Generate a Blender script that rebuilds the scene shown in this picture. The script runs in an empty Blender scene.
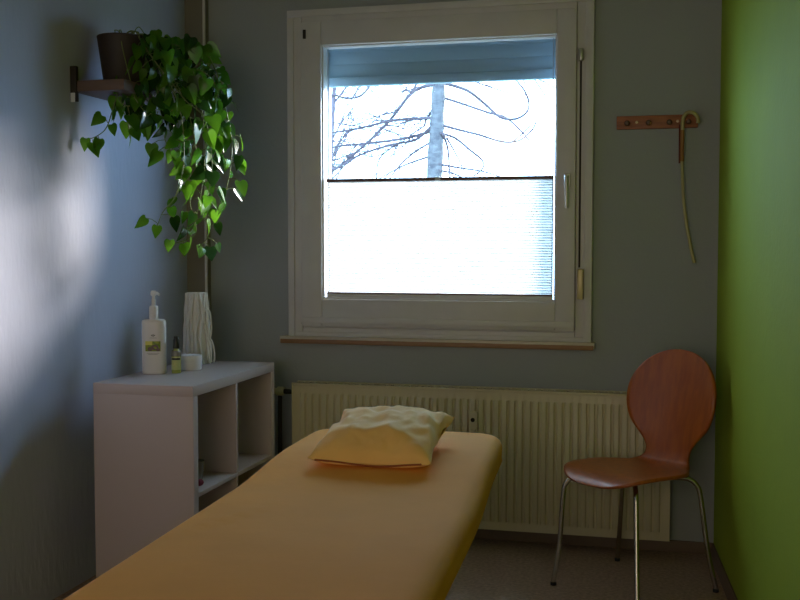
VINES = [
 [(-1.99,3.725,2.034),(-1.907,3.767,2),(-1.824,3.808,1.939),(-1.774,3.833,1.845),(-1.759,3.842,1.653),(-1.778,3.833,1.46),(-1.814,3.817,1.312)],
 [(-2,3.783,2.045),(-1.864,3.85,2.058),(-1.754,3.903,1.97),(-1.707,3.927,1.816),(-1.687,3.937,1.66),(-1.71,3.927,1.502),(-1.746,3.91,1.415)],
 [(-1.99,3.687,2.02),(-1.893,3.737,1.957),(-1.828,3.77,1.801),(-1.817,3.777,1.611),(-1.845,3.763,1.477),(-1.89,3.742,1.411),(-1.91,3.732,1.358)],
 [(-1.951,3.77,2.025),(-1.851,3.82,1.884),(-1.799,3.847,1.654),(-1.822,3.837,1.46),(-1.802,3.847,1.336),(-1.858,3.82,1.297),(-1.892,3.803,1.293)],
 [(-2.019,3.647,1.97),(-2.02,3.647,1.874),(-2.041,3.637,1.784),(-2.061,3.627,1.723),(-2.091,3.612,1.693),(-2.126,3.593,1.677)],
 [(-2.013,3.688,1.984),(-2.005,3.693,1.853),(-2.006,3.693,1.759),(-2,3.697,1.691)],
 [(-1.989,3.763,2.053),(-1.905,3.805,2.029),(-1.82,3.847,2.056),(-1.758,3.877,2.02),(-1.711,3.9,1.914)],
 [(-1.982,3.83,2.045),(-1.827,3.905,2.004),(-1.758,3.938,1.858),(-1.763,3.937,1.701),(-1.736,3.95,1.603),(-1.714,3.96,1.623)],
 [(-2.014,3.713,1.988),(-1.959,3.742,1.896),(-1.91,3.767,1.803),(-1.894,3.775,1.689),(-1.858,3.793,1.621)],
 [(-1.958,3.665,2.008),(-1.861,3.715,1.926),(-1.796,3.748,1.835),(-1.73,3.782,1.761),(-1.708,3.793,1.591),(-1.723,3.787,1.476)],
 [(-2.009,3.842,2.048),(-1.889,3.9,1.99),(-1.802,3.942,1.907),(-1.742,3.97,1.862),(-1.715,3.983,1.744)],
 [(-1.995,3.773,2.016),(-1.962,3.79,1.922),(-1.895,3.823,1.867),(-1.869,3.837,1.752),(-1.891,3.827,1.655)],
 [(-1.979,3.68,1.996),(-1.97,3.685,1.888),(-1.922,3.71,1.815),(-1.923,3.71,1.74)],
 [(-1.971,3.81,2.049),(-1.904,3.843,2.005),(-1.801,3.893,1.939),(-1.803,3.893,1.756),(-1.846,3.873,1.58),(-1.785,3.903,1.443),(-1.779,3.907,1.325),(-1.815,3.89,1.273)],
 [(-1.93,3.73,2.006),(-1.848,3.772,1.934),(-1.763,3.813,1.956),(-1.703,3.843,1.882),(-1.738,3.827,1.805)],
 [(-2.002,3.87,2.053),(-1.88,3.928,2.05),(-1.81,3.962,1.989),(-1.779,3.977,1.927),(-1.773,3.98,1.848)],
 [(-1.996,3.62,1.972),(-1.95,3.645,1.834),(-1.896,3.673,1.746),(-1.919,3.662,1.723)],
 [(-1.991,3.687,1.975),(-2.018,3.673,1.892),(-2.032,3.667,1.839),(-2,3.683,1.81),(-1.96,3.703,1.834)],
 [(-1.992,3.75,1.971),(-1.98,3.757,1.872),(-2.014,3.74,1.826),(-2.054,3.72,1.809)],
 [(-1.952,3.732,1.974),(-1.911,3.753,1.869),(-1.912,3.753,1.794),(-1.946,3.737,1.732)],
 [(-1.973,3.797,2.008),(-1.913,3.827,1.918),(-1.88,3.843,1.834),(-1.936,3.817,1.771)],
 [(-1.993,3.723,2.027),(-1.992,3.723,2.087),(-1.976,3.732,2.114),(-1.953,3.743,2.081)],
 [(-1.991,3.75,2.031),(-1.957,3.767,2.063),(-1.933,3.778,2.064),(-1.924,3.783,2.034)],
]
BRANCHES = [
 (0.035,[(-2.105,9.6,2.75),(-2.29,9.75,2.742),(-2.368,9.6,2.642),(-2.579,9.75,2.454),(-2.732,9.6,2.257),(-3.023,9.75,2.07),(-3.124,9.6,1.967)]),
 (0.03,[(-2.104,9.6,2.442),(-2.386,9.75,2.458),(-2.54,9.6,2.427),(-2.873,9.75,2.387),(-3.054,9.6,2.339),(-3.252,9.75,2.35)]),
 (0.03,[(-2.104,9.6,2.333),(-2.338,9.75,2.299),(-2.492,9.6,2.251),(-2.854,9.75,2.236),(-3.025,9.6,2.208),(-3.252,9.75,2.189)]),
 (0.03,[(-2.16,9.6,2.353),(-2.338,9.75,2.262),(-2.54,9.6,2.206),(-2.874,9.75,2.133),(-3.045,9.6,2.003),(-3.223,9.75,1.95)]),
 (0.022,[(-2.122,9.6,2.242),(-2.337,9.75,2.15),(-2.444,9.6,2.02),(-2.628,9.75,1.847)]),
 (0.022,[(-2.122,9.6,2.106),(-2.434,9.75,2.031),(-2.636,9.6,1.903)]),
 (0.025,[(-2.104,9.6,2.569),(-2.232,9.75,2.444),(-2.217,9.6,2.372),(-2.386,9.75,2.309)]),
 (0.025,[(-2.255,9.6,2.974),(-2.328,9.75,2.78),(-2.349,9.6,2.687),(-2.424,9.75,2.747)]),
 (0.03,[(-2.693,9.6,2.992),(-2.774,9.75,2.797),(-2.828,9.6,2.666),(-3.021,9.75,2.674),(-3.082,9.6,2.684),(-3.23,9.75,2.662)]),
 (0.02,[(-2.444,9.6,2.232),(-2.677,9.75,2.101),(-2.675,9.6,1.886)]),
 (0.03,[(-2.086,9.6,2.768),(-1.958,9.75,2.748),(-1.789,9.6,2.667),(-1.677,9.75,2.574),(-1.514,9.6,2.434),(-1.399,9.75,2.43),(-1.279,9.6,2.463),(-1.272,9.75,2.57),(-1.298,9.6,2.668),(-1.41,9.75,2.801)]),
 (0.025,[(-2.086,9.6,2.641),(-1.91,9.75,2.591),(-1.605,9.6,2.472),(-1.491,9.75,2.45),(-1.332,9.6,2.313),(-1.242,9.75,2.199)]),
 (0.025,[(-2.085,9.6,2.387),(-1.91,9.75,2.343),(-1.696,9.6,2.277),(-1.508,9.75,2.224),(-1.331,9.6,2.223),(-1.243,9.75,2.326),(-1.189,9.6,2.38)]),
 (0.025,[(-2.066,9.6,2.305),(-1.957,9.75,2.271),(-1.787,9.6,2.144),(-1.703,9.75,2.063),(-1.667,9.6,1.979),(-1.777,9.75,1.918)]),
 (0.025,[(-2.038,9.6,2.295),(-2.022,9.75,2.162),(-1.972,9.6,1.875)]),
 (0.018,[(-2.001,9.6,2.258),(-1.928,9.75,2.086),(-1.814,9.6,1.891)]),
 (0.022,[(-2.085,9.6,2.023),(-1.909,9.75,1.994),(-1.648,9.6,1.943),(-1.424,9.75,1.867)]),
 (0.016,[(-1.808,9.6,2.784),(-1.631,9.75,2.727),(-1.424,9.6,2.645),(-1.291,9.75,2.643)]),
 (0.016,[(-1.227,9.6,2.789),(-1.101,9.75,2.735),(-0.978,9.6,2.656)]),
 (0.02,[(-1.404,9.6,2.207),(-1.334,9.75,2.292),(-1.242,9.6,2.346)]),
 (0.02,[(-2.084,9.6,1.968),(-1.956,9.75,1.939),(-1.786,9.6,1.854)]),
]
SKY=19; FILL=29; SUN=20; GUIDE=False; EXPO=0
import bpy, bmesh, math, random
from mathutils import Vector, Matrix, noise
random.seed(7)
PI = math.pi
C = bpy.context.scene.collection
D = 4.562          # inner face of the window wall
H = 1.288          # eye height
XL, ZC = -2.16, 2.62

# ------------------------------------------------------------------ helpers
class MB:
    def __init__(s): s.bm = bmesh.new()
    def box(s, x0, x1, y0, y1, z0, z1, bev=0.0, seg=2):
        b = bmesh.new(); bmesh.ops.create_cube(b, size=1)
        for v in b.verts:
            v.co = Vector(((x0+x1)/2+v.co.x*(x1-x0), (y0+y1)/2+v.co.y*(y1-y0), (z0+z1)/2+v.co.z*(z1-z0)))
        if bev > 0:
            bmesh.ops.bevel(b, geom=b.edges[:], offset=bev, segments=seg, affect='EDGES', profile=.6)
        s._join(b); return s
    def _join(s, b, mat=None):
        if mat is not None: bmesh.ops.transform(b, matrix=mat, verts=b.verts)
        me = bpy.data.meshes.new('tmp'); b.to_mesh(me); b.free(); s.bm.from_mesh(me); bpy.data.meshes.remove(me)
    def tube(s, pts, r, n=10, r1=None, caps=True):
        pts = [Vector(p) for p in pts]; m = len(pts); rings = []
        up = Vector((0, 0, 1)); t0 = (pts[1]-pts[0]).normalized()
        if abs(t0.dot(up)) > .9: up = Vector((1, 0, 0))
        nrm = (up - t0*up.dot(t0)).normalized()
        for i, p in enumerate(pts):
            t = (pts[min(i+1, m-1)]-pts[max(i-1, 0)]).normalized()
            nn = nrm - t*nrm.dot(t)
            if nn.length > 1e-5: nrm = nn.normalized()
            bn = t.cross(nrm)
            if callable(r): rr = r(i/(m-1))
            else: rr = r if r1 is None else r+(r1-r)*i/(m-1)
            rings.append([s.bm.verts.new(p+(nrm*math.cos(2*PI*k/n)+bn*math.sin(2*PI*k/n))*rr) for k in range(n)])
        for a, b in zip(rings, rings[1:]):
            for k in range(n):
                s.bm.faces.new((a[k], a[(k+1) % n], b[(k+1) % n], b[k]))
        if caps:
            s.bm.faces.new(rings[0][::-1]); s.bm.faces.new(rings[-1])
        return s
    def lathe(s, prof, n=32, c=(0, 0, 0), mat=None):
        b = bmesh.new(); rings = []
        for r, z in prof:
            if r < 1e-6: rings.append([b.verts.new((0, 0, z))])
            else: rings.append([b.verts.new((r*math.cos(2*PI*k/n), r*math.sin(2*PI*k/n), z)) for k in range(n)])
        for a, d in zip(rings, rings[1:]):
            for k in range(n):
                if len(a) == 1 and len(d) == 1: continue
                if len(a) == 1: b.faces.new((a[0], d[(k+1) % n], d[k]))
                elif len(d) == 1: b.faces.new((a[k], a[(k+1) % n], d[0]))
                else: b.faces.new((a[k], a[(k+1) % n], d[(k+1) % n], d[k]))
        bmesh.ops.recalc_face_normals(b, faces=b.faces)
        M = Matrix.Translation(Vector(c)) @ (mat or Matrix())
        s._join(b, M); return s
    def grid(s, f, nu, nv, close_u=False):
        V = [[s.bm.verts.new(f(i/(nu-(0 if close_u else 1)), j/(nv-1))) for i in range(nu)] for j in range(nv)]
        for j in range(nv-1):
            for i in range(nu if close_u else nu-1):
                s.bm.faces.new((V[j][i], V[j][(i+1) % nu], V[j+1][(i+1) % nu], V[j+1][i]))
        return s
    def poly(s, pts):
        s.bm.faces.new([s.bm.verts.new(p) for p in pts]); return s
    def build(s, name, m, parent=None, smooth=True, mods=None, recalc=True):
        if recalc: bmesh.ops.recalc_face_normals(s.bm, faces=s.bm.faces)
        me = bpy.data.meshes.new(name); s.bm.to_mesh(me); s.bm.free()
        o = bpy.data.objects.new(name, me); C.objects.link(o); me.materials.append(m)
        if smooth:
            for p in me.polygons: p.use_smooth = True
            if hasattr(me, 'set_sharp_from_angle'): me.set_sharp_from_angle(angle=math.radians(38))
        if parent is not None: o.parent = parent; 
        return o

def relocate(o, loc, rz=0):
    """move the mesh data so that the origin is at loc while the shape keeps its place"""
    M = Matrix.Translation(Vector(loc)) @ Matrix.Rotation(rz, 4, 'Z')
    o.data.transform(M.inverted()); o.matrix_world = M
def thing(name, label, cat, loc=(0, 0, 0), rz=0, group=None):
    o = bpy.data.objects.new(name, None); C.objects.link(o); o.empty_display_size = .05
    o.location = loc; o.rotation_euler = (0, 0, rz); o['label'] = label; o['category'] = cat
    if group: o['group'] = group
    return o
def tag(o, label, cat, group=None, kind=None):
    o['label'] = label; o['category'] = cat
    if group: o['group'] = group
    if kind: o['kind'] = kind
    return o
def struct(o): o['kind'] = 'structure'; return o
def spline(pts, n):
    """Catmull-Rom resampling"""
    P = [Vector(p) for p in pts]; P = [P[0]*2-P[1]] + P + [P[-1]*2-P[-2]]; out = []
    for i in range(1, len(P)-2):
        for k in range(n):
            t = k/n; a, b, c, d = P[i-1], P[i], P[i+1], P[i+2]
            out.append(.5*((2*b)+(c-a)*t+(2*a-5*b+4*c-d)*t*t+(3*b-a-3*c+d)*t**3))
    out.append(P[-2]); return out

# ------------------------------------------------------------------ materials
def s2l(c):
    return tuple((x/12.92 if x <= .04045 else ((x+.055)/1.055)**2.4) for x in (v/255 for v in c))+(1,)
def mat(name, col, rough=.6, metal=0, spec=.5, noise_s=None, noise_a=.15, bump=0, bump_s=40, stretch=(1, 1, 1), col2=None, sheen=0, coat=0):
    m = bpy.data.materials.new(name); m.use_nodes = True; nt = m.node_tree; N = nt.nodes; L = nt.links
    b = N['Principled BSDF']; c = s2l(col)
    b.inputs['Base Color'].default_value = c; b.inputs['Roughness'].default_value = rough
    b.inputs['Metallic'].default_value = metal; b.inputs['Specular IOR Level'].default_value = spec
    if sheen: b.inputs['Sheen Weight'].default_value = sheen
    if coat: b.inputs['Coat Weight'].default_value = coat; b.inputs['Coat Roughness'].default_value = .15
    tc = N.new('ShaderNodeTexCoord'); mp = N.new('ShaderNodeMapping'); mp.inputs['Scale'].default_value = stretch
    L.new(tc.outputs['Object'], mp.inputs[0])
    if noise_s:
        n = N.new('ShaderNodeTexNoise'); n.inputs['Scale'].default_value = noise_s; n.inputs['Detail'].default_value = 5
        L.new(mp.outputs[0], n.inputs['Vector'])
        r = N.new('ShaderNodeValToRGB'); c2 = s2l(col2) if col2 else tuple(x*(1-noise_a) for x in c[:3])+(1,)
        r.color_ramp.elements[0].position = .35; r.color_ramp.elements[1].position = .65
        r.color_ramp.elements[0].color = c2; r.color_ramp.elements[1].color = c
        L.new(n.outputs['Fac'], r.inputs[0]); L.new(r.outputs[0], b.inputs['Base Color'])
    if bump:
        n2 = N.new('ShaderNodeTexNoise'); n2.inputs['Scale'].default_value = bump_s; n2.inputs['Detail'].default_value = 6
        L.new(mp.outputs[0], n2.inputs['Vector'])
        bp = N.new('ShaderNodeBump'); bp.inputs['Strength'].default_value = bump; bp.inputs['Distance'].default_value = .01
        L.new(n2.outputs['Fac'], bp.inputs['Height']); L.new(bp.outputs[0], b.inputs['Normal'])
    return m
def leafy(name, col, col2, trans=.5, rough=.35):
    m = bpy.data.materials.new(name); m.use_nodes = True; nt = m.node_tree; N = nt.nodes; L = nt.links
    b = N['Principled BSDF']; b.inputs['Roughness'].default_value = rough
    tc = N.new('ShaderNodeTexCoord'); n = N.new('ShaderNodeTexNoise'); n.inputs['Scale'].default_value = 9
    L.new(tc.outputs['Object'], n.inputs['Vector']); r = N.new('ShaderNodeValToRGB')
    r.color_ramp.elements[0].position = .38; r.color_ramp.elements[1].position = .62
    r.color_ramp.elements[0].color = s2l(col2); r.color_ramp.elements[1].color = s2l(col)
    L.new(n.outputs['Fac'], r.inputs[0]); L.new(r.outputs[0], b.inputs['Base Color'])
    t = N.new('ShaderNodeBsdfTranslucent'); L.new(r.outputs[0], t.inputs[0])
    mx = N.new('ShaderNodeMixShader'); mx.inputs[0].default_value = trans
    L.new(b.outputs[0], mx.inputs[1]); L.new(t.outputs[0], mx.inputs[2]); L.new(mx.outputs[0], N['Material Output'].inputs[0])
    return m

M = {}
M['wall_l'] = mat('paint_grey_blue', (178, 182, 204), .75, bump=.22, bump_s=26, stretch=(1, 1.6, .5), noise_s=3, noise_a=.05)
M['wall_b'] = mat('paint_grey_olive', (158, 164, 166), .85, bump=.15, bump_s=60)
M['wall_r'] = mat('paint_lime', (150, 172, 24), .8, bump=.15, bump_s=45, noise_s=5, noise_a=.06)
M['ceil'] = mat('ceiling_white', (165, 163, 155), .9, bump=.1, bump_s=50)
M['floor'] = mat('floor_lino', (176, 148, 126), .7, noise_s=70, col2=(142, 120, 104), bump=.1, bump_s=120)
M['skirt'] = mat('skirting', (112, 94, 76), .6)
M['frame'] = mat('window_paint', (206, 204, 204), .45, noise_s=12, noise_a=.04)
M['sill'] = mat('sill_stone', (196, 186, 168), .35, noise_s=30, noise_a=.06)
M['silledge'] = mat('sill_edge', (150, 112, 78), .5, noise_s=20, noise_a=.15)
M['white'] = mat('white_foil', (184, 170, 166), .26, noise_s=4, noise_a=.02)
M['plastic'] = mat('white_plastic', (214, 210, 206), .4)
M['label_w'] = mat('label_paper', (222, 220, 214), .5)
M['ceramic'] = mat('white_ceramic', (214, 210, 202), .5, bump=.2, bump_s=30)
M['sheet'] = mat('orange_sheet', (238, 166, 66), .85, noise_s=6, noise_a=.05, bump=.25, bump_s=9)
M['pillow'] = mat('pillow_cover', (246, 198, 116), .85, noise_s=7, noise_a=.06, bump=.35, bump_s=14, sheen=.2)
M['piping'] = mat('pillow_seam', (150, 84, 44), .9)
M['wood'] = mat('beech_veneer', (180, 98, 34), .32, noise_s=5, col2=(160, 84, 30), stretch=(9, 9, .9), spec=.5)
M['wood_edge'] = mat('ply_edge', (110, 52, 30), .4)
M['chrome'] = mat('brushed_steel', (190, 186, 176), .25, metal=1)
M['black'] = mat('black_rubber', (22, 22, 22), .6)
M['rad'] = mat('radiator_enamel', (200, 192, 158), .4)
M['rad_dark'] = mat('radiator_inner', (48, 44, 36), .7)
M['pipe'] = mat('pipe_chase', (122, 116, 102), .6)
M['rack'] = mat('rack_wood', (170, 104, 62), .5, noise_s=10, col2=(140, 82, 46), stretch=(1, 8, 8))
M['peg'] = mat('dark_peg', (88, 60, 40), .45)
M['screw'] = mat('screw_head', (206, 186, 160), .35, metal=.3)
M['cane'] = mat('pale_cane', (176, 168, 118), .45)
M['cane_wrap'] = mat('cane_wrap', (150, 106, 50), .6)
M['ribbon'] = mat('dark_red_ribbon', (92, 20, 14), .6)
M['pot'] = mat('pot_dark', (58, 50, 46), .6, noise_s=8, noise_a=.2)
M['soil'] = mat('soil', (40, 30, 22), .95, bump=.6, bump_s=60)
M['shelf'] = mat('shelf_wood', (104, 84, 74), .55, noise_s=8, noise_a=.12, stretch=(1, 6, 6))
M['bracket'] = mat('bracket_dark', (40, 34, 28), .5)
M['leaf'] = leafy('pothos_leaf', (100, 152, 34), (62, 116, 28), .5, .28)
M['leaf_dark'] = leafy('pothos_leaf_deep', (48, 88, 32), (32, 66, 24), .35, .2)
M['stem'] = mat('pothos_stem', (104, 120, 58), .5)
M['handle'] = mat('handle_alu', (190, 188, 184), .3, metal=.6)
M['brass'] = mat('hinge_cover', (176, 164, 120), .35, metal=.3)
M['hole'] = mat('dark_hole', (34, 30, 26), .7)
M['shutter'] = mat('shutter_slats', (150, 188, 212), .6)
M['shut_rail'] = mat('shutter_rail', (150, 158, 166), .6)
M['blind_rail'] = mat('blind_rail', (104, 74, 78), .5)
M['cord'] = mat('blind_cord', (150, 170, 190), .5)
M['clip'] = mat('blind_clip', (206, 212, 214), .3)
M['cap'] = mat('black_cap', (16, 15, 15), .35)
M['oil'] = mat('olive_oil', (150, 158, 74), .15, coat=.5)
M['photo_green'] = mat('label_green', (150, 160, 40), .5, noise_s=90, col2=(96, 120, 24))
M['photo_dark'] = mat('label_fruit', (104, 84, 78), .5)
M['photo_yellow'] = mat('label_yellow', (212, 206, 96), .5)
M['label_pale'] = mat('label_pale_green', (176, 182, 118), .5)
M['ink'] = mat('label_ink', (96, 96, 96), .6)
M['pink'] = mat('pink_cloth', (130, 36, 60), .7)
M['glassy'] = mat('grey_cup', (120, 116, 110), .2)
M['bark'] = mat('pale_bark', (66, 66, 66), .9, noise_s=14, col2=(36, 36, 40), stretch=(1, 1, 2.2), bump=.4, bump_s=14)
M['twig'] = mat('twig', (48, 40, 46), .9)
M['twig2'] = mat('twig_pale', (66, 58, 64), .9)
M['snow'] = mat('winter_grass', (92, 94, 74), .9, noise_s=.4, noise_a=.06)
M['bed_frame'] = mat('bench_wood', (150, 104, 60), .5, noise_s=5, noise_a=.15)

# blind: translucent cloth; glass: thin pane
def blind_mat():
    m = bpy.data.materials.new('pleated_cloth'); m.use_nodes = True; N = m.node_tree.nodes; L = m.node_tree.links
    b = N['Principled BSDF']; b.inputs['Base Color'].default_value = (.85, .88, .9, 1); b.inputs['Roughness'].default_value = .9
    t = N.new('ShaderNodeBsdfTranslucent'); t.inputs[0].default_value = (.42, .40, .37, 1)
    mx = N.new('ShaderNodeMixShader'); mx.inputs[0].default_value = .72
    L.new(b.outputs[0], mx.inputs[1]); L.new(t.outputs[0], mx.inputs[2]); L.new(mx.outputs[0], N['Material Output'].inputs[0]); return m
def glass_mat(name='thin_glass', tint=(.97, .99, 1, 1), g=.06):
    m = bpy.data.materials.new(name); m.use_nodes = True; N = m.node_tree.nodes; L = m.node_tree.links
    N.remove(N['Principled BSDF'])
    t = N.new('ShaderNodeBsdfTransparent'); t.inputs[0].default_value = tint
    gl = N.new('ShaderNodeBsdfGlossy'); gl.inputs['Roughness'].default_value = .02
    mx = N.new('ShaderNodeMixShader'); mx.inputs[0].default_value = g
    L.new(t.outputs[0], mx.inputs[1]); L.new(gl.outputs[0], mx.inputs[2]); L.new(mx.outputs[0], N['Material Output'].inputs[0]); return m
M['blind'] = blind_mat(); M['glass'] = glass_mat()

# ------------------------------------------------------------------ room
YR = -1.9
def rwx(y): return .185 + (D-y)*.0775          # the green wall runs slightly out of square
WX0, WX1, WZ0, WZ1 = -1.672, -.322, .875, 2.325   # hole for the window
mb = MB()
mb.box(XL-.2, WX0, D, D+.3, 0, ZC); mb.box(WX1, .9, D, D+.3, 0, ZC)
mb.box(WX0, WX1, D, D+.3, 0, WZ0-.032); mb.box(WX0, WX1, D, D+.3, WZ1, ZC)
struct(mb.build('wall_back', M['wall_b'], smooth=False))
struct(MB().box(XL-.2, XL, YR, D, 0, ZC).build('wall_left', M['wall_l'], smooth=False))
mb = MB(); bm = mb.bm
a = [(rwx(D), D), (rwx(D)+.2, D), (rwx(YR)+.2, YR), (rwx(YR), YR)]
lo = [bm.verts.new((x, y, 0)) for x, y in a]; hi = [bm.verts.new((x, y, ZC)) for x, y in a]
bm.faces.new(lo); bm.faces.new(hi)
for i in range(4): bm.faces.new((lo[i], lo[(i+1) % 4], hi[(i+1) % 4], hi[i]))
struct(mb.build('wall_right', M['wall_r'], smooth=False))
struct(MB().box(XL-.2, 1.0, YR-.2, YR, 0, ZC).build('wall_front', M['wall_b'], smooth=False))
struct(MB().box(XL-.2, 1.0, YR-.2, D+.3, -.2, 0).build('floor', M['floor'], smooth=False))
struct(MB().box(XL-.2, 1.0, YR-.2, D+.3, ZC, ZC+.2).build('ceiling', M['ceil'], smooth=False))
struct(MB().box(XL, rwx(D), D-.014, D, 0, .048, .003).build('baseboard_back', M['skirt']))
mb = MB(); bm = mb.bm
a = [(rwx(D)-.016, D-.014), (rwx(D), D-.014), (rwx(YR), YR), (rwx(YR)-.016, YR)]
lo = [bm.verts.new((x, y, 0)) for x, y in a]; hi = [bm.verts.new((x+(.010 if i in (0, 3) else 0), y, .05)) for i, (x, y) in enumerate(a)]
bm.faces.new(lo); bm.faces.new(hi)
for i in range(4): bm.faces.new((lo[i], lo[(i+1) % 4], hi[(i+1) % 4], hi[i]))
struct(mb.build('baseboard_right', M['skirt'], smooth=False))
# boxed pipe run in the left corner, its lit edge painted as a pale strip
t = struct(MB().box(XL, -2.065, D-.05, D, 0, ZC).build('trim_1', M['pipe'], smooth=False))
MB().tube([(-2.065, D-.05, 0.001), (-2.065, D-.05, ZC-.001)], .007, 8).build('lit_edge_strip', M['frame'], t)

# ------------------------------------------------------------------ window
win = thing('window_1', 'white painted window', 'window', ((WX0+WX1)/2, D, WZ0)); del win['label']; del win['category']; struct(win)
WL = Vector(win.location)
def wpart(mb, name, m, parent=None, smooth=True):
    o = mb.build(name, m, None, smooth)
    o.data.transform(Matrix.Translation(-WL)); o.parent = parent or win; return o
def ring(x0, x1, z0, z1, wl, wr, wb, wt, y0, y1, bev=.004):
    mb = MB()
    mb.box(x0, x0+wl, y0, y1, z0, z1, bev); mb.box(x1-wr, x1, y0, y1, z0, z1, bev)
    mb.box(x0+wl, x1-wr, y0, y1, z0, z0+wb, bev); mb.box(x0+wl, x1-wr, y0, y1, z1-wt, z1, bev); return mb
mb = ring(WX0, WX1, WZ0, WZ1, .066, .070, .04, .056, D-.03, D+.07, .006)
for x0, x1, z0, z1 in ((WX0, WX1, WZ1-.03, WZ1),):
    mb.box(x0, x1, D-.038, D-.028, z0, z1, .003)
mb.box(WX0, WX0+.03, D-.038, D-.028, WZ0, WZ1-.03, .003); mb.box(WX1-.034, WX1, D-.038, D-.028, WZ0, WZ1-.03, .003)
mb.box(WX0+.03, WX1-.03, D-.035, D-.028, WZ0, WZ0+.02, .003)
wpart(mb, 'window_frame', M['frame'])
# casement
mb = ring(-1.604, -.392, .922, 2.268, .095, .082, .122, .105, D-.05, D+.02, .006)
mb.box(-1.604, -.392, D-.056, D-.048, .935, .962, .003); mb.box(-1.62, -.38, D-.02, D+.015, .9, .93)
sash = wpart(mb, 'casement', M['frame'])
# glazing bead, a step deeper than the casement
wpart(ring(-1.512, -.471, 1.040, 2.166, .010, .010, .012, .010, D-.036, D+.02, .003), 'glazing_bead', M['frame'], sash)
wpart(MB().box(-1.512, -.471, D+.008, D+.014, 1.04, 2.166), 'pane', M['glass'], sash, False)
# handle
mb = MB(); mb.box(-.440, -.412, D-.058, D-.05, 1.525, 1.585, .003)
mb.tube([(-.426, D-.057, 1.565), (-.426, D-.09, 1.565)], .008, 12)
h = wpart(mb, 'handle_plate', M['handle'], sash)
mb = MB(); mb.tube(spline([(-.426, D-.088, 1.572), (-.426, D-.092, 1.54), (-.425, D-.088, 1.49), (-.425, D-.085, 1.440)], 5), lambda t: .010-.003*t, 12)
wpart(mb, 'lever', M['handle'], sash)
# hinge covers and bored holes of the fittings
mb = MB(); mb.box(-.381, -.356, D-.066, D-.03, 1.056, 1.185, .005); wpart(mb, 'hinge_cover', M['brass'])
mb = MB(); mb.lathe([(0, 0), (.010, 0), (.012, .006), (.012, .045), (.009, .05), (0, .05)], 16, (-.374, D-.044, 2.05)); wpart(mb, 'hinge_pin', M['handle'])
mb = MB(); mb.box(-.379, -.371, D-.033, D-.0285, 1.19, 2.05); wpart(mb, 'gasket', M['hole'])
mb = MB(); mb.box(-1.592, -1.578, D-.053, D-.0495, 2.195, 2.235, .003); mb.box(-1.589, -1.581, D-.058, D-.05, 2.20, 2.212, .002); wpart(mb, 'keyhole', M['hole'], sash)
mb = MB(); mb.box(-1.611, -1.585, D-.034, D-.029, .932, .938); wpart(mb, 'frame_gap', M['hole'])
# reveal outside
# sill
mb = MB(); mb.box(-1.712, -.308, D-.045, D+.07, .848, .875, .004)
sill = wpart(mb, 'window_sill', M['sill'])
mb = MB(); mb.box(-1.708, -.312, D-.047, D-.040, .842, .862, .002); wpart(mb, 'sill_nosing', M['silledge'], sill)

# pleated blind
bl = thing('pleated_blind', 'white pleated cellular blind pulled up over the lower half of the window pane', 'blind', (-.992, D, 1.06))
def rel(o, base): o.data.transform(Matrix.Translation(-Vector(base.location))); o.parent = base; return o
bx0, bx1, bz0, bz1 = -1.492, -.486, 1.072, 1.566
NP = 44
mb = MB()
def bf(u, v):
    k = v*NP*2; ph = abs((k % 2)-1)
    return (bx0+(bx1-bx0)*u, D-.016+.013*ph-.004, bz0+(bz1-bz0)*v)
mb.grid(bf, 12, NP*2+1)
rel(mb.build('pleated_cloth', M['blind'], None, smooth=False), bl)
rel(MB().box(bx0, bx1, D-.030, D-.004, bz1-.002, bz1+.012, .002).build('top_rail', M['blind_rail']), bl)
mb = MB(); mb.box(bx0, bx1, D-.030, D-.004, bz0-.028, bz0-.004, .003)
br = rel(mb.build('bottom_rail', M['frame']), bl)
rel(MB().box(bx0, bx1, D-.029, D-.005, bz0-.0045, bz0+.002, .001).build('rail_edge', M['blind_rail']), bl).parent = br
br.data.update()
for z in (bz1+.004, bz0-.016):
    mb = MB(); mb.box(-.998, -.974, D-.034, D-.022, z-.006, z+.010, .003)
    rel(mb.build('pull_tab', M['clip']), bl)
for x in (bx0+.006, bx1-.006):
    mb = MB(); mb.tube([(x, D-.012, 1.052), (x, D-.012, 2.154)], .0022, 6); rel(mb.build('tension_cord', M['cord']), bl)

# roller shutter outside the pane, half a hand down
sh = thing('roller_shutter', 'blue grey slatted roller shutter lowered a little way outside the window top', 'shutter', (-.99, D+.12, 2.0))
mb = MB()
for k in range(7):
    z = 2.046+.0575*k; mb.box(-1.60, -.40, D+.114, D+.130, z, z+.0575, .0015)
rel(mb.build('shutter_slat_panel', M['shutter']), sh)
rel(MB().box(-1.60, -.40, D+.104, D+.140, 2.004, 2.046, .006).build('bottom_bar', M['shutter']), sh)
rel(MB().box(-1.545, -1.525, D+.10, D+.145, WZ0, WZ1).build('guide_rail', M['shut_rail']), sh)
rel(MB().box(-.462, -.442, D+.10, D+.145, WZ0, WZ1).build('guide_rail', M['shut_rail']), sh)

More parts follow.
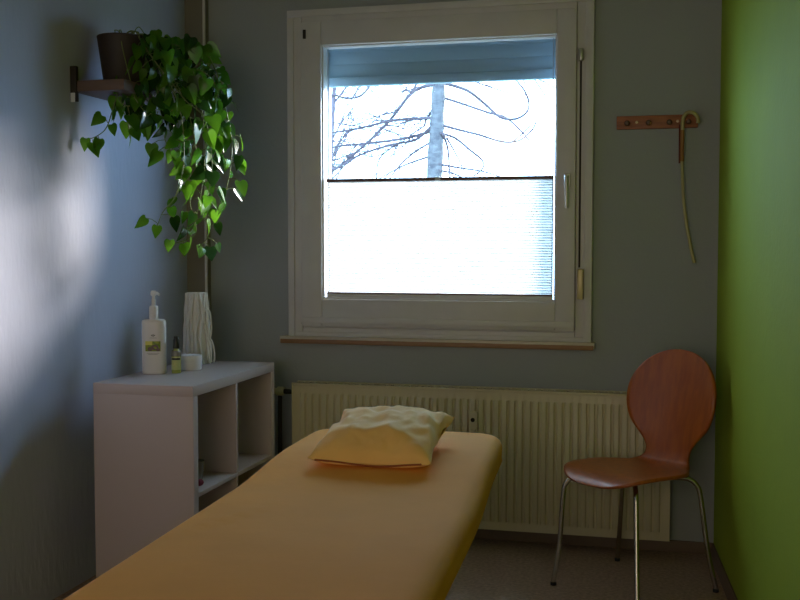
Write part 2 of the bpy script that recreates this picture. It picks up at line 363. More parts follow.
# ------------------------------------------------------------------ radiator
ra = thing('radiator', 'long cream ribbed panel radiator under the window', 'radiator', (-.81, D, .07))
rx0, rx1, ry0, ry1, rz0, rz1 = -1.628, .008, D-.125, D-.035, .071, .668
mb = MB()
pitch = .0333; nrib = int((rx1-rx0-.05)/pitch); off = rx0+((rx1-rx0)-nrib*pitch)/2
cols = [(rx0, 0), (off-.001, 0)]
for i in range(nrib):
    x = off+i*pitch
    cols += [(x+.003, 0), (x+.008, .010), (x+.025, .010), (x+.030, 0)]
cols += [(rx1, 0)]
rows = [(rz0, 0), (rz0+.035, 0), (rz0+.05, 1), (rz1-.055, 1), (rz1-.04, 0), (rz1, 0)]
V = [[mb.bm.verts.new((x, ry0-d*on+.010, zz)) for x, d in cols] for zz, on in rows]
for j in range(len(rows)-1):
    for i in range(len(cols)-1):
        mb.bm.faces.new((V[j][i], V[j][i+1], V[j+1][i+1], V[j+1][i]))
rel(mb.build('front_panel', M['rad']), ra)
mb = MB(); mb.box(rx0, rx1, ry1-.008, ry1, rz0, rz1-.004, .002); rel(mb.build('rear_panel', M['rad']), ra)
for x in (rx0, rx1-.004):
    rel(MB().box(x, x+.004, ry0+.004, ry1-.008, rz0+.002, rz1, .001).build('side_cover', M['rad']), ra)
mb = MB()
mb.box(rx0, rx1, ry0+.001, ry0+.014, rz1-.004, rz1+.006, .002); mb.box(rx0, rx1, ry1-.012, ry1, rz1-.004, rz1+.006, .002)
n = 60
for i in range(n):
    x = rx0+.012+(rx1-rx0-.024)*i/(n-1); mb.box(x-.004, x+.004, ry0+.012, ry1-.01, rz1-.002, rz1+.003)
rel(mb.build('top_grille', M['rad']), ra)
rel(MB().box(rx0+.01, rx1-.01, ry0+.03, ry1-.02, rz0+.03, rz1-.03).build('convector_core', M['rad_dark']), ra)
mb = MB(); mb.box(-.822, -.787, ry0-.022, ry0-.001, .505, .580, .004)
hm = mb.build('heat_meter', M['rad']); rel(hm, ra)
mb = MB(); mb.lathe([(0, 0), (.009, 0), (.009, .004), (0, .004)], 14, (0, 0, 0), Matrix.Translation((-.806, ry0-.022, .545)) @ Matrix.Rotation(PI/2, 4, 'X')); o = mb.build('meter_eye', M['hole']); rel(o, ra); o.parent = hm
for x in (rx0+.2, rx1-.2):
    rel(MB().box(x, x+.03, ry1-.002, D-.002, .1, .6, .002).build('wall_bracket', M['rad']), ra)
# valve and feed pipe to the riser behind the shelf unit
mb = MB(); mb.tube([(rx0+.01, ry0+.045, .628), (rx0-.055, ry0+.045, .628)], .011, 12); rel(mb.build('feed_pipe', M['hole']), ra)
mb = MB(); mb.lathe([(0, 0), (.018, 0), (.021, .008), (.021, .03), (.014, .036), (.014, .055), (0, .055)], 20, (0, 0, 0), Matrix.Translation((rx0-.05, ry0+.045, .628)) @ Matrix.Rotation(-PI/2, 4, 'Y'))
rel(mb.build('radiator_valve', M['rad']), ra)
mb = MB(); mb.tube(spline([(rx0-.07, ry0+.045, .618), (rx0-.072, ry0+.045, .5), (rx0-.072, ry0+.05, .02)], 6), .010, 12); rel(mb.build('riser_pipe', M['rad_dark']), ra)

# ------------------------------------------------------------------ shelf unit (white, two by two)
cx1, cx0, cy0, cy1 = -1.6206, -2.0106, 3.4208, 4.2108
ca = thing('cube_shelf', 'white open cube shelf unit with four compartments against the grey wall', 'shelf', ((cx0+cx1)/2, (cy0+cy1)/2, 0))
T, t2 = .038, .016
rel(MB().box(cx0, cx1, cy0, cy1, .79-T, .79, .0015).build('top_board', M['white']), ca)
rel(MB().box(cx0, cx1, cy0, cy1, 0, T, .0015).build('bottom_board', M['white']), ca)
rel(MB().box(cx0, cx1, cy0, cy0+T, T, .79-T, .001).build('side_panel', M['white']), ca)
rel(MB().box(cx0, cx1, cy1-T, cy1, T, .79-T, .001).build('side_panel', M['white']), ca)
ym = (cy0+cy1)/2
rel(MB().box(cx0, cx1-.003, ym-t2/2, ym+t2/2, T, .79-T, .001).build('divider', M['white']), ca)
rel(MB().box(cx0, cx1-.002, cy0+T, ym-t2/2, .395-t2/2, .395+t2/2, .001).build('middle_shelf', M['white']), ca)
rel(MB().box(cx0, cx1-.002, ym+t2/2, cy1-T, .395-t2/2, .395+t2/2, .001).build('middle_shelf', M['white']), ca)

# trinket in the upper near compartment
tk = thing('glass_cup', 'small grey cup with pink cloth inside the upper near compartment of the white shelf', 'cup', (-1.700, 3.60, .403))
rel(MB().lathe([(0, 0), (.022, 0), (.028, .02), (.033, .07), (.036, .085), (.034, .085), (.030, .07), (.02, .008), (0, .006)], 24, (-1.700, 3.600, .403)).build('cup_body', M['glassy']), tk)
mb = MB()
mb.grid(lambda u, v: (lambda a, b: Vector((-1.664+.012*math.sin(b)*math.cos(a)*(1+.2*math.sin(3*a)), 3.562+.015*math.sin(b)*math.sin(a)*(1+.2*math.cos(2*a)), .4165+.013*math.cos(b))))(2*PI*u, .02+(PI-.04)*v), 18, 12, True)
pk = mb.build('cloth_ball', M['pink']); tag(pk, 'small crumpled pink cloth ball beside the grey cup in the shelf compartment', 'cloth'); relocate(pk, (-1.664, 3.562, .4035))

# ------------------------------------------------------------------ things on the shelf unit
ZT = .79
# pump bottle (flattened oval)
bx, by = -1.930, 3.735
pb = thing('pump_bottle', 'large white pump lotion bottle with a green and yellow picture label', 'bottle', (bx, by, ZT), math.radians(13))
def stretch_up(o):
    for v in o.data.vertices: v.co.z = .211+(v.co.z-.203)*1.28
    return o
def oval(mb, prof, ax, ay, n=40, p=2.6):
    def f(u, v):
        k = v*(len(prof)-1); i = min(int(k), len(prof)-2); fr = k-i
        r = prof[i][0]+(prof[i+1][0]-prof[i][0])*fr; z = prof[i][1]+(prof[i+1][1]-prof[i][1])*fr
        a = 2*PI*u; c, s_ = math.cos(a), math.sin(a)
        return Vector((ax*r*math.copysign(abs(c)**(2/p), c), ay*r*math.copysign(abs(s_)**(2/p), s_), z))
    mb.grid(f, n, len(prof), True); return mb
mb = MB(); oval(mb, [(.001, 0), (.93, 0), (1, .006), (1, .01), (1, .145), (1, .19), (.97, .196), (.85, .2), (.3, .202), (.3, .202), (.001, .203)], .046, .030)
mb.build('bottle_body', M['plastic'], pb).scale = (1, 1, 1.04)
mb = MB(); mb.lathe([(.0, .2), (.017, .2), (.0175, .204), (.0175, .238), (.015, .242), (.008, .243), (.008, .262), (0, .262)], 24); stretch_up(mb.build('pump_collar', M['plastic'], pb))
mb = MB(); mb.lathe([(0, .258), (.006, .258), (.006, .272), (.0115, .274), (.0115, .284), (.008, .288), (0, .288)], 20)
mb.tube([(0, 0, .280), (.018, -.012, .281), (.026, -.018, .276)], .0045, 10); stretch_up(mb.build('pump_head', M['plastic'], pb))
def lab(mb, x0, x1, z0, z1, off=.0006, ax=.046, ay=.030, p=2.6):
    def f(u, v):
        x = x0+(x1-x0)*u; y = -ay*(1-abs(x/ax)**p)**(1/p)
        return Vector((x, y-off, z0+(z1-z0)*v))
    return mb.grid(f, 14, 2)
lb = lab(MB(), -.027, .031, .088, .127).build('picture_label', M['photo_green'], pb)
lab(MB(), -.027, .000, .112, .127, .0009).build('label_patch', M['photo_yellow'], lb)
mb = MB()
for (x, z_, r) in ((.010, .103, .014), (-.008, .097, .010), (.022, .094, .008)):
    mb.poly([Vector((x+r*math.cos(a*PI/8), -.030*(1-abs((x+r*math.cos(a*PI/8))/.046)**2.6)**(1/2.6)-.0011-.0001*r*50, z_+.8*r*math.sin(a*PI/8))) for a in range(16)])
mb.build('fruit_print', M['photo_dark'], lb)
mb = MB()
for a in range(3):
    an = PI/2+(a-1)*.8
    mb.poly([Vector((0.004, -.0308, .144)), Vector((.004+.009*math.cos(an-.25), -.0309, .144+.009*math.sin(an-.25))), Vector((.004+.011*math.cos(an), -.0309, .144+.011*math.sin(an))), Vector((.004+.009*math.cos(an+.25), -.0309, .144+.009*math.sin(an+.25)))])
mb.build('leaf_emblem', M['ink'], pb)
for z_, x0, x1 in ((.139, -.010, .018), (.080, -.022, .026), (.0755, -.016, .02)):
    lab(MB(), x0, x1, z_, z_+.0012, .0008).build('printed_line', M['ink'], pb)
# small glass bottle with black cap
sx, sy = -1.852, 3.765
sb = thing('dropper_bottle', 'small clear glass oil bottle with black cap and yellow green contents', 'bottle', (sx, sy, ZT))
MB().lathe([(0, 0), (.017, 0), (.0185, .003), (.0185, .075), (.016, .084), (.009, .092), (.008, .1), (0, .1)], 28).build('bottle_body', M['oil'], sb)
mb = MB(); mb.lathe([(.0188, .066), (.0190, .066), (.0189, .080), (.0165, .087), (.0155, .088)], 28); mb.build('clear_shoulder', M['glassy'], sb)
mb = MB(); mb.lathe([(.0, .096), (.012, .096), (.0125, .1), (.0118, .128), (.009, .134), (.008, .142), (0, .143)], 24); mb.build('cap', M['cap'], sb)
mb = MB(); mb.grid(lambda u, v: Vector((.0190*math.sin((u-.5)*2.4+.3), -.0190*math.cos((u-.5)*2.4+.3), .014+.050*v)), 14, 2); l2 = mb.build('paper_label', M['label_pale'], sb)
mb = MB(); mb.grid(lambda u, v: Vector((.0193*math.sin((u-.5)*2.0+.3), -.0193*math.cos((u-.5)*2.0+.3), .052+.008*v)), 14, 2); mb.build('label_band', M['cap'], l2)
# low white jar
jx, jy = -1.845, 3.875
j = thing('cream_jar', 'low white round cream jar behind the small glass oil bottle', 'jar', (jx, jy, ZT))
MB().lathe([(0, 0), (.040, 0), (.043, .003), (.043, .034), (0, .034)], 40).build('jar_body', M['plastic'], j)
MB().lathe([(0, .034), (.0445, .034), (.0455, .037), (.0455, .056), (.044, .059), (0, .059)], 40).build('lid', M['plastic'], j)
# white ceramic vase with raised branches
vx, vy = -1.920, 4.095
va = thing('ceramic_vase', 'tall white ceramic vase with raised twisting branch relief', 'vase', (vx, vy, ZT))
def vr(z): return .057-.016*(z/.25)
mb = MB(); mb.lathe([(0, .002), (vr(0)-.006, 0)]+[(vr(z)-.004, z) for z in (.02, .06, .1, .15, .2, .25)]+[(vr(.25)-.009, .25), (vr(.1)-.012, .02), (0, .014)], 40); mb.build('vase_body', M['ceramic'], va)
mb = MB(); rnd = random.Random(3); va.scale = (1.02, 1.02, 1.19)
for k in range(17):
    a0 = 2*PI*k/17+rnd.uniform(-.08, .08); pts = []
    ph = rnd.uniform(0, 6); am = rnd.uniform(.06, .17)
    for i in range(14):
        z_ = .004+.244*i/13; a_ = a0+am*math.sin(ph+i*.62); pts.append((vr(z_)*math.cos(a_), vr(z_)*math.sin(a_), z_))
    mb.tube(pts, lambda t: .0058+.0016*math.sin(t*20+ph), 8)
mb.build('branch_relief', M['ceramic'], va)
mb = MB()
for a_ in (-.25, .2):
    pts = [((vr(z_)+e)*math.cos(a_), (vr(z_)+e)*math.sin(a_), z_) for z_, e in ((.19, 0), (.18, .009), (.15, .012), (.11, .010), (.09, .003), (.075, .011), (.04, .017), (.015, .016), (.004, .011))]
    mb.tube(spline(pts, 4), .0038, 8)
mb.build('loose_branch', M['ceramic'], va)

# ------------------------------------------------------------------ massage table
TC = Vector((-.80, 2.0)); ta = math.radians(2.9)
mt = thing('massage_table', 'massage table covered with a smooth orange fitted sheet, head end raised', 'table', (-.775, 2.1, 0), ta)
TZ, HW = .625, .334                 # top height of the flat part, half width
LH, LHEAD, LFOOT = .70, 1.335, -.62     # local y of hinge, head end, foot end
def lift(y):
    t = max(0, min(1, (y-(LH-.16))/.50)); s_ = t*t*(3-2*t)
    base = s_*.040
    if y > LH+.34: base += (y-LH-.34)*.02
    return base
def cushion(y0, y1, hw, r, hgt, R, name, m, ny, sink=0.0, grow=0.0):
    mb = MB()
    def axis(lo, hi, n):
        out = []  # (coordinate, drop)
        und = .05
        out += [(lo+und, hgt+r*0+.0)]
        out += [(lo+.008, hgt), (lo, hgt-.02), (lo+.002, (hgt+r)*.5)]
        for k in range(6): a_ = k/6*PI/2; out.append((lo+r-r*math.cos(a_), r-r*math.sin(a_)))
        for k in range(n+1): out.append((lo+r+(hi-lo-2*r)*k/n, 0))
        for k in range(1, 7): a_ = k/6*PI/2; out.append((hi-r+r*math.sin(a_), r-r*math.cos(a_)))
        out += [(hi-.002, (hgt+r)*.5), (hi, hgt-.02), (hi-.008, hgt), (hi-und, hgt)]
        return out
    A = axis(-hw, hw, 26); B = axis(y0, y1, ny)
    V = []
    for y, db in B:
        row = []
        for x, da in A:
            X, Y_ = x, y
            qx = abs(x)-(hw-R)
            for e, sg in ((y1, 1), (y0, -1)):
                qy = sg*(y-e)+R
                if qx > 0 and qy > 0:
                    l = math.hypot(qx, qy); mx = max(qx, qy)
                    X = math.copysign(hw-R+qx*mx/l, x); Y_ = e+sg*(qy*mx/l-R)
            d = max(da, db)
            z_ = TZ+lift(Y_)-d
            if d < .001:
                nz = noise.noise(Vector((X*3, Y_*2.2, 1.3)))*.004+noise.noise(Vector((X*9, Y_*5, 4)))*.0012
                w = (X*.78+Y_*.62); al = X*.62-Y_*.78
                for c0, a0, L0, am in ((.13, -.45, .16, .0045), (.17, -.40, .14, -.003), (.02, -.05, .2, .003), (.60, -.65, .12, .002)):
                    nz += am*math.exp(-((X*1.0-(c0-.35+(Y_-.3)*.42))/.010)**2)*math.exp(-((Y_-.35-a0*.2)/L0)**2)
                z_ += nz*1.3+.004*(1-(X/hw)**2)
            tt = max(0, min(1, (Y_-.55)/.7)); row.append(mb.bm.verts.new((X*(1.030-.068*tt)-.016*(1-tt), Y_, z_)))
        V.append(row)
    for j_ in range(len(B)-1):
        for i_ in range(len(A)-1):
            mb.bm.faces.new((V[j_][i_], V[j_][i_+1], V[j_+1][i_+1], V[j_+1][i_]))
    bmesh.ops.remove_doubles(mb.bm, verts=mb.bm.verts, dist=.0004)
    return mb.build(name, m, mt)
cushion(LFOOT, LHEAD, HW, .034, .095, .095, 'fitted_sheet', M['sheet'], 110)
mb = MB(); mb.box(-.27, .27, LFOOT+.06, LH-.02, TZ-.13, TZ-.07, .006); mb.build('bed_base', M['bed_frame'], mt)
mb = MB(); mb.box(-.26, .26, LH, LHEAD-.16, TZ-.09, TZ-.05, .006); mb.build('head_section_board', M['bed_frame'], mt)
for x in (-.17, .17):
    for y in (LFOOT+.12, LH-.2):
        MB().box(x-.022, x+.022, y-.022, y+.022, 0, TZ-.125, .004).build('leg', M['bed_frame'], mt)
for y in (LFOOT+.12, LH-.2): MB().box(-.17, .17, y-.012, y+.012, .16, .2, .003).build('stretcher', M['bed_frame'], mt)

# ------------------------------------------------------------------ pillow
pz = .672
pl = thing('pillow', 'soft yellow orange pillow lying on the head end of the massage table', 'pillow', (-.828, 3.06, pz), math.radians(1))
pw, pd, ph_ = .182, .185, .052
def pil(top):
    def f(u, v):
        a_, b_ = 2*u-1, 2*v-1
        pin = 1-.10*(1-a_*a_)*abs(b_)**3 - .0
        pin2 = 1-.09*(1-b_*b_)*abs(a_)**3
        x = a_*pw*pin2*1.0; y = b_*pd*pin
        e = max(0, (1-abs(a_)**2.6))**.42*max(0, (1-abs(b_)**2.6))**.42
        wr = noise.noise(Vector((x*16, y*16, 3 if top else 8)))*.013+noise.noise(Vector((x*38, y*30, 5)))*.005
        rad = abs(a_)**4*abs(b_)**4
        if top: z_ = ph_*e*1.22 + wr*e**.5
        else: z_ = -ph_*.62*e
        lift_ = .038 + .030*b_ + .010*rad - (.016 if b_ < -.6 else 0)*(abs(b_)-.6)/.4
        fold = .009*math.sin(18*a_+7*b_)*math.exp(-((b_*1.0-.2)/.8)**2)*abs(a_)**2
        return Vector((x, y, z_+lift_+(fold if top else 0)))
    return f
mb = MB(); mb.grid(pil(True), 48, 44); mb.grid(pil(False), 48, 44); bmesh.ops.remove_doubles(mb.bm, verts=mb.bm.verts, dist=.0012)
cov = mb.build('pillow_cover', M['pillow'], pl); 
mb = MB(); pts = []
for i in range(40):
    u = .06+.86*i/39; p = pil(False)(u, .003); pts.append((p.x, p.y-.003, p.z+.002+.004*math.sin(u*9)))
mb.tube(pts, .0028, 6); mb.build('opening_seam', M['piping'], pl)

# ------------------------------------------------------------------ chair
chc = Vector((-.135, 4.03, 0)); fdir = Vector((-.61, -.79, 0)).normalized()
ch = thing('bentwood_chair', 'reddish brown bentwood chair with round back and steel legs beside the green wall', 'chair', chc, math.atan2(fdir.y, fdir.x))
# local +x = forward, +y = chair's own left
prof = [(.232, .418, .001), (.231, .420, .055), (.226, .425, .095), (.214, .432, .130), (.19, .440, .163), (.15, .4475, .190), (.09, .449, .204), (.02, .446, .207), (-.05, .443, .203), (-.10, .441, .184), (-.135, .440, .160), (-.160, .441, .138), (-.182, .446, .126), (-.198, .456, .111), (-.209, .472, .102), (-.217, .495, .101), (-.223, .522, .114), (-.230, .555, .143), (-.238, .595, .178), (-.246, .64, .198), (-.254, .685, .206), (-.262, .73, .203), (-.271, .775, .188), (-.279, .818, .158), (-.285, .847, .122), (-.289, .866, .082), (-.291, .876, .044), (-.292, .880, .001)]
mb = MB()
P2 = spline([(a_, b_, c_) for a_, b_, c_ in prof], 3)
def shell(u, v):
    k = v*(len(P2)-1); p = P2[min(int(round(k)), len(P2)-1)]; s_ = 2*u-1; w = max(.001, p.z)
    dish = .012*(s_*w/.2)**2
    back = max(0, min(1, (p.y-.46)/.1))
    return Vector((p.x+back*(.030*(s_*w/.19)**2), s_*w, p.y+(1-back)*dish*.6-(1-back)*(.0)))
mb.grid(shell, 25, len(P2))
o = mb.build('seat_shell', M['wood'], ch); md = o.modifiers.new('s', 'SOLIDIFY'); md.thickness = .011; md.offset = 0
def leg(an_deg, rt, rf, name='leg'):
    g = math.radians(an_deg)-math.atan2(fdir.y, fdir.x); d = Vector((math.cos(g), math.sin(g), 0))
    pts = spline([d*.05+Vector((0, 0, .423)), d*(rt-.07)+Vector((0, 0, .423)), d*(rt-.025)+Vector((0, 0, .419)), d*(rt+.004)+Vector((0, 0, .395)), d*(rt+.018)+Vector((0, 0, .35)), d*(rt+(rf-rt)*.6)+Vector((0, 0, .15)), d*rf+Vector((0, 0, .012))], 5)
    l = MB().tube(pts, .0095, 12).build('leg', M['chrome'], ch)
    f_ = MB().lathe([(0, 0), (.0105, 0), (.0115, .003), (.0105, .013), (0, .014)], 16, d*rf).build('foot_cap', M['black'], l)
leg(188, .232, .285); leg(276.5, .215, .33); leg(5, .235, .312); leg(100.5, .2, .34)
MB().box(-.07, .07, -.07, .07, .418, .432, .004).build('seat_plate', M['chrome'], ch)

# ------------------------------------------------------------------ coat rack and cane
rk = thing('coat_rack', 'short wooden wall rack with four dark pegs beside the window', 'rack', (-.066, D, 1.79))
rel(MB().box(-.228, .098, D-.018, D, 1.764, 1.819, .004).build('backboard', M['rack']), rk)
for px_ in (-.184, -.098, -.015, .06):
    mb = MB(); mb.lathe([(0, 0), (.007, 0), (.006, .018), (.007, .028), (.011, .034), (.011, .042), (.007, .047), (0, .048)], 18, (0, 0, 0), Matrix.Translation((px_, D-.017, 1.790)) @ Matrix.Rotation(PI/2+.12, 4, 'X'))
    rel(mb.build('peg', M['peg']), rk)
for px_ in (-.146, .018):
    mb = MB(); mb.lathe([(0, 0), (.006, 0), (.005, .002), (0, .003)], 14, (0, 0, 0), Matrix.Translation((px_, D-.018, 1.792)) @ Matrix.Rotation(PI/2, 4, 'X')); rel(mb.build('screw', M['screw']), rk)
cn = thing('hooked_cane', 'long thin pale cane with hooked grip hanging from the rightmost peg of the rack', 'cane', (.038, D-.045, 1.21))
yc = D-.047
hook = spline([(.098, yc, 1.779), (.096, yc, 1.800), (.082, yc, 1.818), (.062, yc, 1.824), (.045, yc, 1.812), (.038, yc, 1.79), (.037, yc, 1.75)], 5)
rel(MB().tube(hook, .0075, 12).build('hook_grip', M['cane']), cn)
rel(MB().tube([(.037, yc, 1.752), (.037, yc, 1.70), (.0365, yc, 1.625)], .0082, 12).build('wrapped_grip', M['cane_wrap']), cn)
rel(MB().tube([(.026, yc+.002, 1.775), (.0265, yc+.002, 1.70), (.027, yc+.002, 1.618)], .0035, 8).build('ribbon', M['ribbon']), cn)
rel(MB().tube(spline([(.0365, yc, 1.627), (.040, yc, 1.55), (.046, yc, 1.46), (.058, yc, 1.37), (.075, yc, 1.28), (.091, yc, 1.212)], 6), lambda t: .0062+.001*t, 10).build('shaft', M['cane']), cn)

# ------------------------------------------------------------------ wall shelf + pothos
ws = thing('plant_shelf', 'small brown wooden wall shelf holding the dark plant pot', 'shelf', (XL, 3.74, 1.86))
rel(MB().box(XL, -1.945, 3.555, 3.93, 1.852, 1.892, .003).build('shelf_board', M['shelf']), ws)
for y in (3.545, 3.93):
    mb = MB(); mb.box(XL, XL+.024, y, y+.02, 1.815, 1.945, .002); rel(mb.build('end_bracket', M['bracket']), ws)
    mb = MB(); mb.box(XL+.003, XL+.021, y-.003, y, 1.812, 1.846, .002); rel(mb.build('bracket_cap', M['clip']), ws)
pp = thing('potted_pothos', 'trailing green pothos plant in a dark pot on the wall shelf', 'plant', (-2.03, 3.70, 1.892))
R0 = Vector(pp.location)
MB().lathe([(0, 0), (.066, 0), (.070, .004), (.092, .172), (.094, .176), (.092, .180), (.086, .178), (.083, .155), (0, .155)], 40).build('pot', M['pot'], pp)
MB().lathe([(0, .166), (.05, .166), (.084, .158)], 30).build('soil', M['soil'], pp)
def leafgeo(mb, base, tip_dir, nrm, L, W, curl, fold):
    t = tip_dir.normalized(); n = (nrm-t*nrm.dot(t)); n = n.normalized() if n.length > 1e-4 else t.orthogonal().normalized(); sd = t.cross(n)
    ks = [(-.06, .0), (-.10, .30), (-.02, .47), (.14, .56), (.34, .52), (.56, .38), (.78, .20), (.92, .08), (1.0, .0)]
    mid = []; Lf = []; Rt = []
    for (a_, w) in ks:
        am = 0.0 if a_ < 0 else a_
        c = base+t*(L*am)-n*(curl*L*am*am); mid.append(mb.bm.verts.new(c))
        ce = base+t*(L*a_)-n*(curl*L*max(a_, 0)**2)
        e = n*(fold*W*w)
        if w > 0:
            Lf.append(mb.bm.verts.new(ce+sd*W*w+e)); Rt.append(mb.bm.verts.new(ce-sd*W*w+e))
        else: Lf.append(mid[-1]); Rt.append(mid[-1])
    for side, fl in ((Lf, 0), (Rt, 1)):
        for i in range(len(ks)-1):
            q = [mid[i], mid[i+1], side[i+1], side[i]]
            u_ = []
            for v_ in q:
                if v_ not in u_: u_.append(v_)
            if len(u_) > 2:
                if fl: u_.reverse()
                try: mb.bm.faces.new(u_)
                except ValueError: pass
rl = random.Random(11)
ml, md_, ms = MB(), MB(), MB()
def addleaf(p, out, size, dark=False, pet=None):
    pet = pet if pet is not None else rl.uniform(.025, .06)
    b_ = p+out*pet+Vector((0, 0, rl.uniform(-.004, .018)))
    ms.tube([p, (p+b_)/2+Vector((0, 0, .006)), b_], .0014, 5)
    tip = (Vector((0, 0, -1))*rl.uniform(.5, 1.25)+out*rl.uniform(.1, .8)+Vector((rl.uniform(-.35, .35), rl.uniform(-.35, .35), 0))).normalized()
    nr = Vector((rl.uniform(.1, 1), rl.uniform(-1.0, .25), rl.uniform(-.1, .6)))
    leafgeo(md_ if dark else ml, b_, tip, nr, size, size*rl.uniform(.66, .82), rl.uniform(-.05, .35), rl.uniform(.05, .4))
for vi, pts in enumerate(VINES):
    sp = [p-R0 for p in spline(pts, 6)]
    # root the vine in the pot
    root = Vector((rl.uniform(-.03, .04), rl.uniform(-.03, .04), .160)); rim = Vector((sp[0].x, sp[0].y, max(sp[0].z, .175)))
    d0 = Vector((rim.x, rim.y, 0)); 
    rim2 = (d0.normalized() if d0.length > .02 else Vector((1, .2, 0)).normalized())*.088+Vector((0, 0, .190))
    full = spline([root, root*.4+rim2*.6+Vector((0, 0, .015)), rim2], 4)[:-1]+spline([rim2, (rim2+sp[3])/2+Vector((0, 0, .01)), sp[6] if len(sp) > 6 else sp[-1]], 4)[:-1]+sp[6:]
    ms.tube(full, .0024, 6, .0016)
    acc = 0; step = .024; k = 0
    length = sum((full[i+1]-full[i]).length for i in range(len(full)-1)); run = 0
    for i in range(8, len(full)-1):
        seg = (full[i+1]-full[i]).length; acc += seg; run += seg
        while acc > step:
            acc -= step; k += 1
            frac = run/length
            t_ = (full[i+1]-full[i]).normalized()
            side = Vector((rl.uniform(-1, 1), rl.uniform(-1, 1), rl.uniform(-.2, .5))); side -= t_*side.dot(t_)
            side.normalize(); side = side*(1 if k % 2 else -1)
            if full[i].x+R0.x+side.x*.05 < XL+.07: side.x = abs(side.x)
            step = rl.uniform(.022, .040) if vi not in (2, 3) else rl.uniform(.034, .055)
            if vi in (21, 22): continue
            if full[i].z > .0 and full[i].x < .075 and abs(full[i].y) < .14: continue
            addleaf(full[i], side, rl.uniform(.050, .088)*(1-.22*frac), rl.random() < .28)
    if vi not in (21, 22): addleaf(full[-1], Vector((0, 0, -1)), .05, False, .005)
ms.build('stems', M['stem'], pp)
ml.build('foliage', M['leaf'], pp, recalc=False)
md_.build('foliage', M['leaf_dark'], pp, recalc=False)['label'] = 'darker older leaves'

# ------------------------------------------------------------------ outside: tree and ground
g = MB().box(-30, 30, D+.8, 60, -3.4, -3.2).build('ground', M['snow'], smooth=False); struct(g)
tr = thing('bare_tree', 'bare winter tree with pale trunk and drooping branches seen through the window', 'tree', (-2.25, 9.6, -3.2))
def trel(o): o.data.transform(Matrix.Translation(-Vector(tr.location))); o.parent = tr; return o
tp = spline([(-2.30, 9.65, -3.2), (-2.21, 9.65, 0), (-2.13, 9.65, 1.9), (-2.09, 9.65, 2.75), (-2.04, 9.65, 4.2), (-2.0, 9.65, 7)], 10)
def trr(t): return .105-.075*t+.004*math.sin(t*90)
trel(MB().tube(tp, trr, 20).build('trunk', M['bark']))
rt = random.Random(5)
mb = MB()
def twig(mb, p, d, L, r, depth):
    pts = [p]; q = p.copy(); dd = d.copy()
    for i in range(5):
        dd = (dd+Vector((rt.uniform(-.28, .28), rt.uniform(-.2, .2), rt.uniform(-.3, .2)))).normalized(); q = q+dd*(L/5); pts.append(q.copy())
        if depth > 0 and rt.random() < .7:
            twig(mb, q.copy(), (dd+Vector((rt.uniform(-.9, .9), rt.uniform(-.4, .4), rt.uniform(-.9, .9)))).normalized(), L*.5, r*.6, depth-1)
    mb.tube(pts, r, 5, r*.5)
for r_, pts in BRANCHES:
    mb = MB()
    sp = spline(pts, 6); mb.tube(sp, r_*.56, 6, r_*.30)
    left = pts[-1][0] < -2.15
    for i in range(4, len(sp)-1, 3 if left else 6):
        if left and rt.random() < .9:
            twig(mb, sp[i], Vector((-.6, rt.uniform(-.3, .3), rt.uniform(-1, .5))).normalized(), rt.uniform(.15, .45), .0065, 1)
        elif rt.random() < .35:
            twig(mb, sp[i], Vector((.5, 0, rt.uniform(-.6, .6))).normalized(), rt.uniform(.06, .12), .005, 0)
    trel(mb.build('branch', M['twig']))
# more limbs above and below the part seen through the pane
for k in range(26):
    zz = rt.choice([rt.uniform(-1.5, 1.6), rt.uniform(3.0, 6.2)]); sd = rt.choice((-1, 1)); L = rt.uniform(.8, 1.5)
    b0 = Vector((-2.12+.03*zz*.3, 9.65, zz)); sp = spline([b0, b0+Vector((sd*L*.4, rt.uniform(-.5, .5), .02)), b0+Vector((sd*L*.8, rt.uniform(-.8, .8), -.25)), b0+Vector((sd*L, rt.uniform(-.9, .9), -.55))], 5)
    trel(MB().tube(sp, .014, 6, .006).build('branch', M['twig']))
# a second, finer tree further off on the left
t2_ = thing('bare_sapling', 'thin twiggy bare sapling behind the branches, next to the left window edge', 'tree', (-3.75, 11.5, -3.2))
mb = MB()
st = spline([(-3.75, 11.5, -3.2), (-3.70, 11.5, 0), (-3.74, 11.5, 2), (-3.66, 11.5, 3.6), (-3.7, 11.5, 4.6)], 8)
mb.tube(st, .05, 8, .012)
for i in range(8, len(st)-1):
    for k in range(4):
        twig(mb, st[i], Vector((rt.uniform(-.8, 1.0), rt.uniform(-.5, .5), rt.uniform(.0, 1.0))).normalized(), rt.uniform(.6, 1.3), .010, 2)
o = mb.build('trunk_and_twigs', M['twig2']); o.data.transform(Matrix.Translation(-Vector(t2_.location))); o.parent = t2_

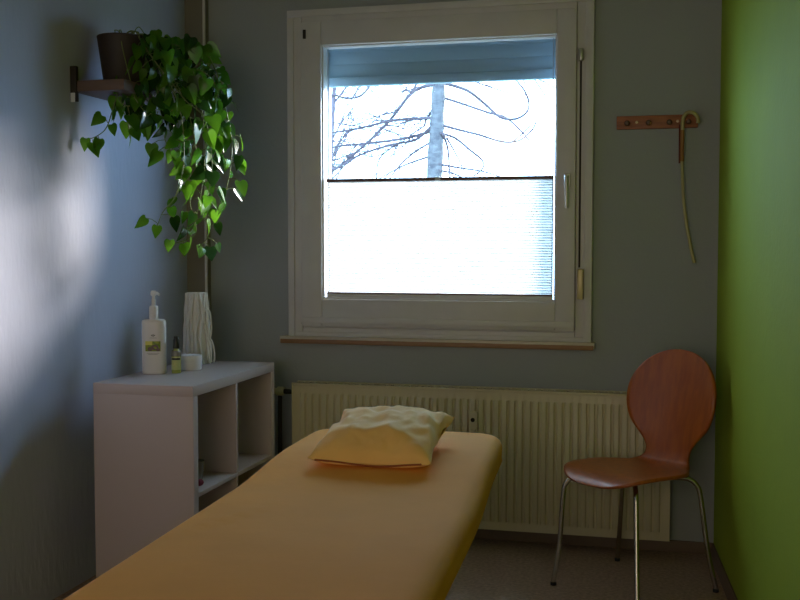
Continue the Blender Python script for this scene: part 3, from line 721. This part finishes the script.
# ------------------------------------------------------------------ light
w = bpy.data.worlds.new('winter_sky'); bpy.context.scene.world = w; w.use_nodes = True
bg = w.node_tree.nodes['Background']; bg.inputs[0].default_value = (.47, .75, 1.08, 1); bg.inputs[1].default_value = SKY
def area(name, loc, rot, sx_, sy_, e, col, portal=False, spread=None):
    l = bpy.data.lights.new(name, 'AREA'); l.shape = 'RECTANGLE'; l.size = sx_; l.size_y = sy_; l.energy = e; l.color = col
    o = bpy.data.objects.new(name, l); C.objects.link(o); o.location = loc; o.rotation_euler = rot
    if portal: l.cycles.is_portal = True
    if spread: l.spread = spread
    return o
area('sky_portal', (-.99, D+.32, 1.6), (-PI/2, 0, 0), 1.4, 1.5, 1, (1, 1, 1), True)
sl = bpy.data.lights.new('sun', 'SUN'); sl.energy = SUN; sl.angle = math.radians(21); sl.color = (1, .88, .76)
so = bpy.data.objects.new('sun', sl); C.objects.link(so); so.location = (-1, 20, 30)
so.rotation_euler = Vector((math.sin(math.radians(33))*math.cos(math.radians(17.5)), math.cos(math.radians(33))*math.cos(math.radians(17.5)), math.sin(math.radians(17.5)))).to_track_quat('Z', 'Y').to_euler()
area('rear_fill', (-.8, -1.75, 1.5), (PI/2, 0, 0), 2.0, 1.8, FILL, (1, .83, .63))  # added warm fill behind the camera to brighten the room, no real fixture

# ------------------------------------------------------------------ camera
cam = bpy.data.cameras.new('camera'); co = bpy.data.objects.new('camera', cam); C.objects.link(co)
cam.sensor_width = 36; cam.lens = 1065/800*36; cam.clip_start = .05; cam.clip_end = 300
co.location = (0, 0, H); co.rotation_euler = (PI/2-.0523, 0, .2493)
sc = bpy.context.scene; sc.camera = co
sc.view_settings.view_transform = 'Standard'; sc.view_settings.look = 'None'; sc.view_settings.exposure = EXPO; sc.view_settings.gamma = 1
sc.cycles.use_denoising = True; sc.cycles.max_bounces = 12; sc.cycles.diffuse_bounces = 8; sc.cycles.transparent_max_bounces = 12
sc.cycles.sample_clamp_indirect = 30; sc.cycles.use_guiding = GUIDE; sc.cycles.caustics_reflective = False; sc.cycles.caustics_refractive = False
